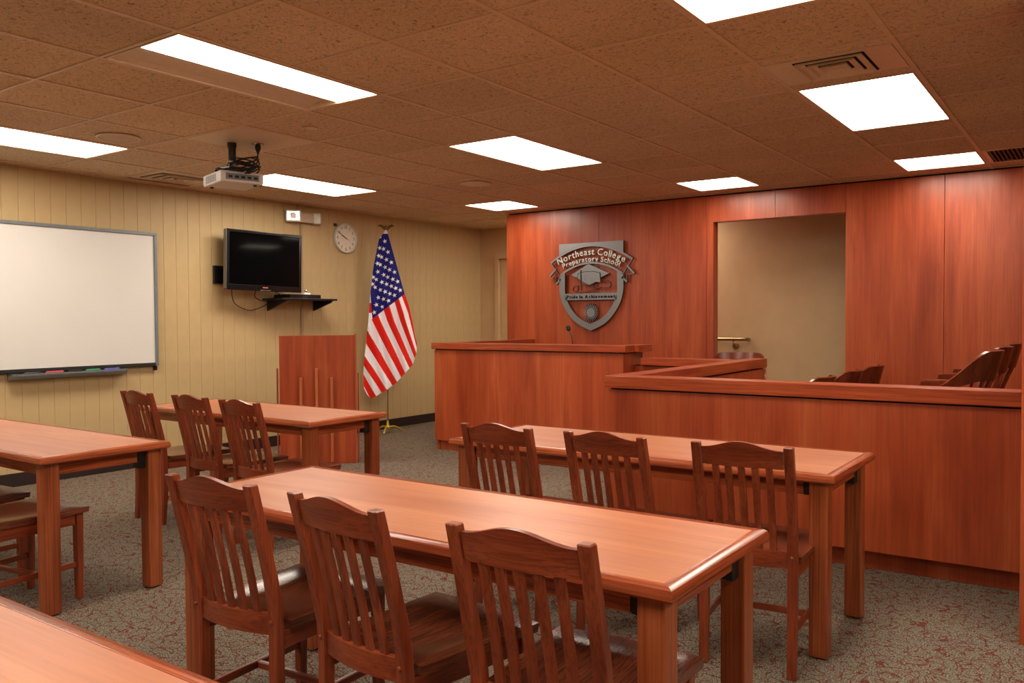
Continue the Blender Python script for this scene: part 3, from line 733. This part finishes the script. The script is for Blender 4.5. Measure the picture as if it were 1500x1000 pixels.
make_table('long wooden table in front of the upright lectern', -5.36, -3.650, 3.195, 3.822)
make_table('wooden table at left edge below the whiteboard', -5.55, -3.655, 1.735, 2.345)
make_table('wooden table top cut off by bottom left corner of photo', -2.58, -.75, .19, .822)

# ================================================================== SLAT BACK CHAIRS
def make_chair(label):
    t = thing('chair', label, 'chair', (0, 0, 0), 0, 'slat back wooden chairs')
    def yb(z):           # centre line of rear posts
        if z < .20: return -.222 - (.20-z)*.06
        if z < .44: return -.222
        return -.222 - ((z-.44)**1.15)*.272
    W = .158
    for s in (-1, 1):
        bm = bmesh.new(); rings = []
        for z in (0, .1, .2, .32, .40, .47, .55, .65, .75, .828):
            dy = .0165 if z > .1 else .013; wx = .0165
            if z > .5: dy = .0155
            wx_ = wx*(1 - .12*max(0, z-.5))
            cx_ = s*(W + .004*(z > .5))
            y_ = yb(z); zz = lambda b: z + (.004 if (z > .8 and b > 0) else 0)
            rings.append([(cx_-wx_, y_-dy, z), (cx_+wx_, y_-dy, z), (cx_+wx_, y_+dy, z), (cx_-wx_, y_+dy, z)])
        loft(bm, rings); bev(bm, .003, 1, ang=.9); lg = link('back_leg', finish(bm, 'back_leg', M_chz), t)
        bm = bmesh.new(); lathe(bm, [(.0065, 0), (.0065, -.004), (.003, -.0065)], (s*W, yb(.43)-.0165, .43), 10, 'Y')
        autosmooth(link('peg', finish(bm, 'peg', M_chx), lg))
        bm = bmesh.new(); rings = []
        for z, h in ((0, .014), (.2, .0165), (.395, .0175)): rings.append([(s*.172-h, .195-h, z), (s*.172+h, .195-h, z), (s*.172+h, .195+h, z), (s*.172-h, .195+h, z)])
        loft(bm, rings); bev(bm, .003, 1, ang=.9); link('front_leg', finish(bm, 'front_leg', M_chz), t)
    # crest rail: bowed backward, arched top
    def rail(name, zb, zt, arch, bow, thick, x_in, thin_bottom=0):
        bm = bmesh.new(); rings = []; n_ = 16
        for k in range(n_+1):
            u = -1 + 2*k/n_; x = u*x_in; c = math.cos(u*PI/2)
            a = arch*(.5+.5*math.cos(u*PI)) ** 1.0; yy = -bow*c
            z1_, z0_ = zt + a, zb + thin_bottom*c
            rings.append([(x, yb(z0_)+yy-thick, z0_), (x, yb(z0_)+yy+thick, z0_), (x, yb(z1_)+yy+thick, z1_), (x, yb(z1_)+yy-thick, z1_)])
        loft(bm, rings); return autosmooth(link(name, finish(bm, name, M_chx), t))
    rail('crest_rail', .748, .812, .028, .016, .0085, W-.0155)
    rail('lower_rail', .388, .448, .0, .020, .0095, W-.0165)
    for k in range(5):
        u = (k-2)/2*.66; x = u*(W-.0155); c = math.cos(u*PI/2); bm = bmesh.new(); rings = []
        for z in (.445, .55, .65, .752):
            yy = yb(z) - .018*c; hw = .0118
            rings.append([(x-hw, yy-.005, z), (x+hw, yy-.005, z), (x+hw, yy+.005, z), (x-hw, yy+.005, z)])
        loft(bm, rings); link('slat', finish(bm, 'slat', M_chz), t)
    # saddle seat
    bm = bmesh.new(); nx, ny = 14, 12; G = {}; Bt = {}
    for i in range(nx+1):
        for j in range(ny+1):
            u, v = -1+2*i/nx, -1+2*j/ny
            hw = .180 + (.208-.180)*(v+1)/2; hw = hw if v > -.9 else hw
            x = u*hw; y_ = .020 + v*.208 + (.012*(1-u*u) if v > .99 else 0)
            dish = .012*max(0, 1-u*u)*max(0, 1-((v+.25)/.85)**2) if abs((v+.25)/.85) < 1 else 0
            edge = .003 if (abs(u) > .99 or abs(v) > .99) else 0
            G[i, j] = bm.verts.new((x, y_, .427-dish-edge)); Bt[i, j] = bm.verts.new((x*.985, y_*.99, .398))
    for i in range(nx):
        for j in range(ny):
            bm.faces.new((G[i, j], G[i+1, j], G[i+1, j+1], G[i, j+1])); bm.faces.new((Bt[i, j], Bt[i, j+1], Bt[i+1, j+1], Bt[i+1, j]))
    for i in range(nx):
        bm.faces.new((G[i, 0], Bt[i, 0], Bt[i+1, 0], G[i+1, 0])); bm.faces.new((G[i, ny], G[i+1, ny], Bt[i+1, ny], Bt[i, ny]))
    for j in range(ny):
        bm.faces.new((G[0, j], G[0, j+1], Bt[0, j+1], Bt[0, j])); bm.faces.new((G[nx, j], Bt[nx, j], Bt[nx, j+1], G[nx, j+1]))
    autosmooth(link('seat', finish(bm, 'seat', M_seat), t))
    for s in (-1, 1):
        M = Matrix.Translation((s*.166, 0, 0)) @ Matrix.Rotation(s*-.037, 4, 'Z')
        bm = bmesh.new(); box(bm, -.008, .008, -.204, .176, .345, .397, M); bev(bm, .002, 1); link('seat_rail', finish(bm, 'seat_rail', M_chy), t)
        bm = bmesh.new(); box(bm, -.007, .007, -.206, .180, .150, .176, M); bev(bm, .003, 1); link('stretcher', finish(bm, 'stretcher', M_chy), t)
    part('front_rail', M_chx, t, (-.155, .155, .187, .203, .345, .397), bevel=.002, seg=1)
    part('cross_stretcher', M_chx, t, (-.157, .157, -.012, .004, .152, .176), bevel=.003, seg=1)
    return t
R = math.radians
c0 = make_chair('slat back chair at centre foreground table, nearest its right end')
def chair(x, y_, r, label): return dup(c0, (x, y_, 0), R(r), label)
c0.location = (-1.006, 1.735, 0); c0.rotation_euler = (0, 0, R(2.5))
chair(-1.512, 1.737, -6, 'middle slat back chair of the three at centre foreground table')
chair(-2.062, 1.738, 4, 'slat back chair at the left end of the centre foreground table')
chair(-1.065, 3.170, 5, 'slat back chair nearest the right end of table before jury box')
chair(-1.555, 3.138, -2, 'middle slat back chair at the table before the judge bench')
chair(-2.068, 3.125, 0, 'slat back chair at left end of the table before judge bench')
chair(-4.935, 3.255, -3, 'leftmost slat back chair at the table in front of lectern')
chair(-4.37, 3.250, -3, 'middle slat back chair at the table in front of lectern')
chair(-3.865, 3.215, -3, 'rightmost slat back chair at the table in front of lectern')
chair(-3.972, 1.765, 9, 'slat back chair whose seat shows under the left edge table')
chair(-4.56, 1.790, 2, 'second chair under the left edge table, seat partly hidden')
chair(-5.15, 1.790, 0, 'farthest chair under the left edge table, mostly outside photo')

# ================================================================== LECTERN
LR = math.radians(46)
t = thing('lectern', 'tall reddish wooden lectern with raised vertical battens', 'lectern', (-5.655, 5.06, 0), LR)
w_ = .328
M_batten = wood('batten_oak', (.42, .10, .03), (.52, .14, .045), (.60, .19, .065), 'Z', 2.5, 14, rough=.3, grain=.2)
part('front_panel', M_panel, t, (-w_, w_, -.0, .022, .0, 1.135), bevel=.003)
for s, top_ in ((-1, .86), (1, .86)):
    part('side_panel', M_panel, t, (s*(w_-.014)-.011, s*(w_-.014)+.011, .023, .40, 0, 1.02), bevel=.003)
for x, z_ in ((-.145, .765), (-.012, .845), (.117, .765)):
    part('batten', M_batten, t, (x-.012, x+.012, -.030, -.0005, .02, z_), bevel=.004)
part('edge_strip', M_panel, t, (w_-.012, w_+.006, -.012, -.0005, 0, 1.145), bevel=.003)
part('edge_strip', M_panel, t, (-w_-.026, -w_-.0125, .02, .05, 0, .85), bevel=.003)
part('edge_strip', M_panel, t, (w_+.0125, w_+.026, .02, .05, 0, .80), bevel=.003)
bm = bmesh.new(); P = [(.024, 1.03), (.42, .93), (.42, .95), (.024, 1.05)]
loft(bm, [[(-w_+.013, y_, z_) for y_, z_ in P], [(w_-.013, y_, z_) for y_, z_ in P]]); link('reading_desk', finish(bm, 'reading_desk', M_panel), t)
part('shelf', M_panel, t, (-w_+.013, w_-.013, .024, .38, .50, .52), bevel=.002)

# ================================================================== FLAG
PX, PY = -6.575, 6.90
t = thing('flag_pole', 'slim silver flagpole with gold eagle and gold tripod base', 'flagpole', (PX, PY, 0))
bm = bmesh.new(); tube(bm, [(0, 0, .05), (0, 0, 1.1), (0, 0, 2.235)], .009, 12); autosmooth(link('pole', finish(bm, 'pole', M_chrome), t))
bm = bmesh.new(); lathe(bm, [(.018, .045), (.030, .05), (.030, .07), (.018, .085), (.012, .13), (.010, .14)], n=16); autosmooth(link('hub', finish(bm, 'hub', M_gold), t))
va = math.radians(44)
for k in range(3):
    a = va + R(0) + k*2*PI/3 + R(15); c, s_ = math.cos(a), math.sin(a)
    pts = spline([(c*.02, s_*.02, .065), (c*.07, s_*.07, .068), (c*.13, s_*.13, .045), (c*.175, s_*.175, .010)], 5)
    bm = bmesh.new(); tube(bm, pts, [.014 - .004*i/(len(pts)-1) for i in range(len(pts))], 8); autosmooth(link('foot', finish(bm, 'foot', M_gold), t))
M_eagle = plain('antique_gold', (.20, .15, .05), rough=.35, metal=.8)
V = Vector((.72, .69, 0))
bm = bmesh.new(); lathe(bm, [(.012, 2.225), (.020, 2.235), (.020, 2.245), (.008, 2.255)], n=14)
tube(bm, [(0, 0, 2.25), (0, 0, 2.275), (0, 0, 2.295), (0.004, -.004, 2.315), (.008, -.010, 2.322)], [.008, .020, .022, .010, .004], 10)
for s_ in (-1, 1):
    rings = []
    for f in range(7):
        u = f/6; r = .012 + .078*u; z = 2.285 + .035*math.sin(u*2.2); ch = .022*(1-u)**.7 + .004
        b = V*(s_*r)
        rings.append([(b.x, b.y, z-ch*1.2), (b.x+.004, b.y-.004, z), (b.x, b.y, z+ch*.6), (b.x-.004, b.y+.004, z)])
    loft(bm, rings)
autosmooth(link('eagle_finial', finish(bm, 'eagle_finial', M_eagle), t))

# the flag cloth. Outline in units of ~7.7 mm seen square on; (0,0) = pole top
def interp(tab, v):
    if v <= tab[0][0]: return tab[0][1]
    for (a, b), (c, d) in zip(tab[:-1], tab[1:]):
        if v <= c: return b + (d-b)*(v-a)/(c-a)
    return tab[-1][1]
LEFT = [(338, 558.2), (341, 557), (352, 549.6), (378, 545), (397, 542), (426, 539.8), (448, 538.5), (470, 537.5), (499, 535), (525, 533), (550, 532), (566, 533.6), (574, 538), (580.5, 543)]
RIGHT = [(338, 560), (341, 561.5), (430, 588.8), (448, 595.5), (474, 602), (490, 605), (502, 608.5), (515, 608), (531, 604), (544, 593), (560, 578), (571, 562), (580.5, 544.5)]
STARS = [(188,230),(140,293),(178,303),(220,332),(132,368),(160,380),(208,405),(255,432),(122,442),(148,453),(198,477),(240,502),(288,525),(128,522),(185,550),(225,572),(273,594),(320,615),(115,595),(85,573),(170,622),(215,640),(262,660),(303,680),(347,698),(105,670),(80,640),(157,695),(203,713),(248,732),(294,747),(138,768),(190,783),(237,800),(122,838),(178,857),(105,910)]
STARS = [(530+a/6.667, 320+b/6.667) for a, b in STARS]
RED, WHITE, BLUE = (.70, .018, .008, 1), (.86, .84, .90, 1), (.014, .016, .17, 1)
def star_in(dx, dy, r):
    d = math.hypot(dx, dy)
    if d > r: return False
    a = (math.atan2(dx, -dy) + .25) % (2*PI/5); a = min(a, 2*PI/5-a)
    ri = r*.40; half = PI/5        # edge from tip (a=0,r) to notch (a=half,ri)
    x, y_ = d*math.cos(a), d*math.sin(a); nx_, ny_ = ri*math.cos(half), ri*math.sin(half)
    return (nx_-r)*(y_) - (ny_)*(x-r) > 0 or (ny_*(x-r) - (nx_-r)*y_) < 0
SLINES = [[(586, 431), (598, 458), (606, 492)], [(579, 441), (588, 469), (606.5, 516)], [(565, 455), (569.6, 469), (601, 533.6)], [(548, 464.5), (551, 471), (590, 548)], [(526, 476), (536, 492.6), (578, 559)], [(514, 500), (533, 527.4), (562, 569.5)], [(508, 512), (532.5, 553), (548, 580)]]
def interp2(tab, v):
    for (a, b), (c, d) in zip(tab[:-1], tab[1:]):
        if v <= d: break
    return a + (c-a)*(v-b)/(d-b)
def flag_color(px, py):
    edge_y = 466 + (px-543)*(430-466)/(589-543)
    left_c = interp([(338, 0), (420, 530), (426, 539.5), (440, 540.6), (466, 543)], py)
    if py < edge_y and px >= left_c:
        for sx, sy in STARS:
            if abs(px-sx) < 3.6 and abs(py-sy) < 3.6 and star_in(px-sx, py-sy, 3.5): return WHITE
        return BLUE
    if py < edge_y and px < left_c: return RED if 443 < py < 457 else WHITE
    xs_ = []
    for a in SLINES:
        xs_.append(interp2(a, py))
    if px >= xs_[0]: k = (xs_[0]-px)/14.0
    elif px < xs_[-1]: k = 6 + (xs_[-1]-px)/(xs_[-2]-xs_[-1])
    else:
        k = 0
        for n_ in range(6):
            if xs_[n_] > px >= xs_[n_+1]: k = n_ + (xs_[n_]-px)/(xs_[n_]-xs_[n_+1]); break
    return RED if abs(k-round(k)) < .25 else WHITE
def flag_color_top(px, py): return WHITE if py < 343.5 or (px < 553 and py < 350) else flag_color(px, py)
F0 = Vector((PX, PY, 0)); NRM = Vector((.69, -.72, 0)); NU, NV = 170, 420
verts, cols = [], []
for j in range(NV+1):
    py = 338.3 + (580.3-338.3)*j/NV; xl, xr = interp(LEFT, py), interp(RIGHT, py)
    z = 2.235 - (py-342)*.00772
    for i in range(NU+1):
        px = xl + (xr-xl)*i/NU; u = (px-559.5-(py-340)*.035)*.00765
        amp = .022*min(1, (py-338)/90)
        f = amp*(math.sin((px*.954-py*.30)*.36) + .6*math.sin(px*.21+1.3)) + .012*math.sin(py*.05+px*.03)
        f += .05 + .0*i
        p = F0 + V*u + NRM*(f); verts.append((p.x, p.y, z)); cols.append(flag_color_top(px, py))
faces = [(j*(NU+1)+i, j*(NU+1)+i+1, (j+1)*(NU+1)+i+1, (j+1)*(NU+1)+i) for j in range(NV) for i in range(NU)]
me = bpy.data.meshes.new('flag'); me.from_pydata(verts, [], faces); me.materials.append(M_flag)
ca = me.color_attributes.new('print', 'FLOAT_COLOR', 'POINT'); ca.data.foreach_set('color', [c for q in cols for c in q])
me.polygons.foreach_set('use_smooth', [True]*len(faces)); me.update()
fo = bpy.data.objects.new('flag', me); COL.objects.link(fo)
tag(fo, 'american flag with stars and stripes draped from the silver pole', 'flag')
md = fo.modifiers.new('cloth_thickness', 'SOLIDIFY'); md.thickness = .002

# ================================================================== HANDRAIL in corridor
t = thing('handrail', 'short metal wall handrail seen through the doorway opening', 'handrail', (-3.5, YB, 1.035))
bm = bmesh.new(); tube(bm, [(-.9, -.08, 0), (.28, -.08, 0), (.30, -.08, 0), (.315, -.065, 0), (.315, -.001, 0)], .019, 12); autosmooth(link('rail', finish(bm, 'rail', M_brass), t))
for x in (.17, -.6):
    bm = bmesh.new(); tube(bm, [(x, -.08, -.015), (x, -.075, -.06), (x, -.03, -.078), (x, -.001, -.078)], .008, 8)
    lathe(bm, [(.034, -.012), (.034, -.0005), ], (x, 0, -.078), 18, 'Y'); autosmooth(link('bracket', finish(bm, 'bracket', M_brass), t))

# ================================================================== WALL CREST (school sign)
CX, CZ0 = -4.475, 2.075
t = thing('wall_crest', 'brushed metal school crest sign mounted on the wood wall', 'sign', (CX, YW-.050, CZ0))
S = .00133; ZS = .00119
def U(X_, Y_): return ((X_-490)*S, -(Y_-112)*ZS)
DEP = .026
def plate(name, outline, parent=t, y0_=0, dep=DEP, mat=None):
    bm = bmesh.new(); f = bm.faces.new([bm.verts.new((x, y0_, z)) for x, z in outline])
    r = bmesh.ops.extrude_face_region(bm, geom=[f])
    for v in r['geom']:
        if isinstance(v, bmesh.types.BMVert): v.co.y += dep
    bmesh.ops.recalc_face_normals(bm, faces=bm.faces); bm.normal_update()
    for q in bm.faces: q.material_index = 0 if q.normal.y < -.5 else 1
    return link(name, finish(bm, name, mat or [M_steel, M_steelside]), parent)
def band(name, A, B, parent=t, y0_=0, dep=DEP, mats=None):
    """closed strip between polylines A and B"""
    bm = bmesh.new(); rings = [[(a[0], y0_, a[1]), (b[0], y0_, b[1]), (b[0], y0_+dep, b[1]), (a[0], y0_+dep, a[1])] for a, b in zip(A, B)]
    loft(bm, rings); bmesh.ops.recalc_face_normals(bm, faces=bm.faces); bm.normal_update()
    for q in bm.faces: q.material_index = 0 if q.normal.y < -.5 else 1
    return link(name, finish(bm, name, mats or [M_steel, M_steelside]), parent)
def sm(pts, k=8): return [(p.x, p.y) for p in spline([(a, b, 0) for a, b in pts], k)]
def arc_z(x, z_mid, drop, half): return z_mid - drop*(x/half)**2
NS = 28
top_arc = [(x, arc_z(x, -.022, .165, .50)) for x in [-.50+1.0*k/NS for k in range(NS+1)]]
top_in = [(x*.985, z-.020) for x, z in top_arc]
bot_arc = [(x, arc_z(x, -.205, .125, .385)) for x in [-.385+.77*k/NS for k in range(NS+1)]]
bot_in = [(x*.98, z-.020) for x, z in bot_arc]
band('banner_edge', top_arc, top_in); band('banner_edge', bot_arc, bot_in)
def bar(name, p, q, wd, **kw):
    d = Vector((q[0]-p[0], q[1]-p[1])).normalized(); n_ = Vector((-d.y, d.x))*wd/2
    return band(name, [(p[0]+n_.x, p[1]+n_.y), (q[0]+n_.x, q[1]+n_.y)], [(p[0]-n_.x, p[1]-n_.y), (q[0]-n_.x, q[1]-n_.y)], **kw)
for s in (-1, 1):
    bar('banner_end', (s*.492, -.200), (s*.385, -.345), .005)
    bar('ribbon_tail', (s*.432, -.262), (s*.515, -.345), .020); bar('ribbon_tail', (s*.515, -.348), (s*.43, -.350), .004)
    bar('ribbon_tail', (s*.43, -.350), (s*.432, -.43), .004); bar('ribbon_tail', (s*.432, -.43), (s*.37, -.375), .020)
# top plate behind the banner
n = 20; xs = [-.39+.78*k/n for k in range(n+1)]
plate('top_plate', [(-.39, 0), (.39, 0)] + [(x, arc_z(x, -.022, .165, .50)+.001) for x in reversed(xs)])
# shield body: outer to inner contour, left and right halves
for s in (-1, 1):
    xo = [(.389, -.36), (.389, -.50), (.368, -.60), (.325, -.69), (.25, -.79), (.15, -.87), (.0, -.935)]
    xi = [(.318, -.36), (.318, -.50), (.300, -.585), (.262, -.665), (.195, -.75), (.11, -.815), (.0, -.862)]
    band('shield_side', [(s*a, b) for a, b in sm(xo)], [(s*a, b) for a, b in sm(xi)])
    plate('shield_shoulder', [(s*.389, -.36), (s*.318, -.36), (s*.318, arc_z(.318, -.226, .125, .385)), (s*.389, arc_z(.389, -.226, .125, .385))])
bar('cross_bar', (-.312, -.572), (.312, -.572), .070)
# cap
plate('cap_board', [U(310, 397), U(470, 302), U(660, 392), U(585, 425), U(385, 425)])
plate('cap_body', [U(370, 420), U(378, 385), U(440, 372), U(520, 372), U(575, 388), U(583, 470), U(545, 462), U(480, 490), U(420, 458), U(372, 425)], y0_=-.006, dep=.012)
bar('tassel', U(404, 355), U(404, 395), .006, y0_=-.012, dep=.008, mats=[M_steelside, M_steelside]); bar('tassel', U(404, 395), U(412, 535), .012, y0_=-.012, dep=.008, mats=[M_steelside, M_steelside])
D2 = [M_steelside, M_steelside]
def pl(name, pts, wd=.0045, mats=D2, y0_=-.004):
    P = [U(*p) for p in pts]; A, B = [], []
    for i, p in enumerate(P):
        a, b = P[max(i-1, 0)], P[min(i+1, len(P)-1)]; d = Vector((b[0]-a[0], b[1]-a[1]))
        d = d.normalized() if d.length > 1e-6 else Vector((1, 0)); A.append((p[0]-d.y*wd/2, p[1]+d.x*wd/2)); B.append((p[0]+d.y*wd/2, p[1]-d.x*wd/2))
    return band(name, A, B, y0_=y0_, dep=.016, mats=mats)
pl('scroll_line', [(345, 498), (330, 515), (332, 540), (350, 548), (372, 540), (380, 515), (372, 495), (345, 498)])
pl('scroll_line', [(355, 497), (450, 490), (560, 462), (650, 460)]); pl('scroll_line', [(350, 552), (400, 560), (500, 540), (580, 522), (665, 518)])
pl('scroll_line', [(650, 460), (668, 470), (675, 495), (665, 518)]); pl('scroll_line', [(510, 480), (520, 510), (555, 530), (585, 515)])
pl('cap_outline', [(370, 425), (378, 385), (440, 370), (520, 370), (577, 386), (585, 470)], .006, y0_=-.008)
pl('bow', [(500, 475), (470, 445), (435, 440), (440, 470), (470, 480), (500, 475), (520, 445), (550, 440), (555, 460), (525, 470), (500, 475)], .007)
# text
def arc_text(txt, size, zm, drop, half, half_w, name, mats, kern=1.0, y_=0):
    widths = []; 
    for ch in txt: widths.append(.26*size if ch == ' ' else glyph_mesh(ch, size, DEP, 'b')[1] + size*.085)
    tot = sum(widths); k = 2*half_w/tot; x = -half_w
    for ch, w0 in zip(txt, widths):
        xc = x + w0*k/2; x += w0*k
        if ch == ' ': continue
        me, _ = glyph_mesh(ch, size, DEP, 'b')
        if not me.materials or me.materials[0] != mats:
            me.materials.clear(); me.materials.append(mats); me.materials.append(M_steelside)
        sl_ = math.atan(-2*drop*xc/half**2)
        M = Matrix.Translation((xc, y_+DEP/2, arc_z(xc, zm, drop, half))) @ Matrix.Rotation(-sl_, 4, 'Y') @ Matrix.Rotation(PI/2, 4, 'X')
        if k < 1: M = M @ Matrix.Scale(k, 4, (1, 0, 0))
        link(name, me, t, M)
M_letter = plain('letter_steel', (.62, .60, .57), rough=.4, metal=.7)
arc_text('Northeast College', .098, -.130, .150, .50, .405, 'letter', M_letter)
arc_text('Preparatory School', .078, -.200, .145, .50, .345, 'letter', M_letter)
arc_text('Pride In Achievement', .0465, -.588, 0.0, .5, .298, 'small_letter', M_slot, y_=-.008)
# sun
bm = bmesh.new(); cxs, czs = 0.0, -.742
f = bm.faces.new([bm.verts.new((cxs+.050*math.cos(a*PI/16), 0, czs+.050*math.sin(a*PI/16))) for a in range(32)])
r = bmesh.ops.extrude_face_region(bm, geom=[f])
for v in r['geom']:
    if isinstance(v, bmesh.types.BMVert): v.co.y += DEP
link('sun_disc', finish(bm, 'sun_disc', M_steel), t)
NR = 24
for k in range(NR):
    a = k*2*PI/NR; d = (math.cos(a), math.sin(a)); nrm = (-d[1], d[0])
    q = [(cxs+d[0]*.056+nrm[0]*s*.0055, czs+d[1]*.056+nrm[1]*s*.0055) for s in (1, -1)] + [(cxs+d[0]*.098-nrm[0]*.0015, czs+d[1]*.098-nrm[1]*.0015), (cxs+d[0]*.098+nrm[0]*.0015, czs+d[1]*.098+nrm[1]*.0015)]
    plate('ray', q)
bm = bmesh.new()
loft(bm, [[(cxs+rr*math.cos(a*PI/16), yy, czs+rr*math.sin(a*PI/16)) for a in range(32)] for rr, yy in ((.054, .002), (.054, .016), (.050, .016), (.050, .002))], closed=True); link('sun_ring', finish(bm, 'sun_ring', M_steelside), t)
# stand-off pins fix the plates to the wall
bm = bmesh.new()
for px_, pz in ((-.35, -.02), (.35, -.02), (-.35, -.42), (.35, -.42), (0, -.90), (0, -.572), (0, -.21), (0, -.36), (-.45, -.17), (.45, -.17), (0, -.742)):
    lathe(bm, [(.006, DEP), (.006, .0498)], (px_, 0, pz), 8, 'Y')
link('standoff', finish(bm, 'standoff', M_steelside), t)
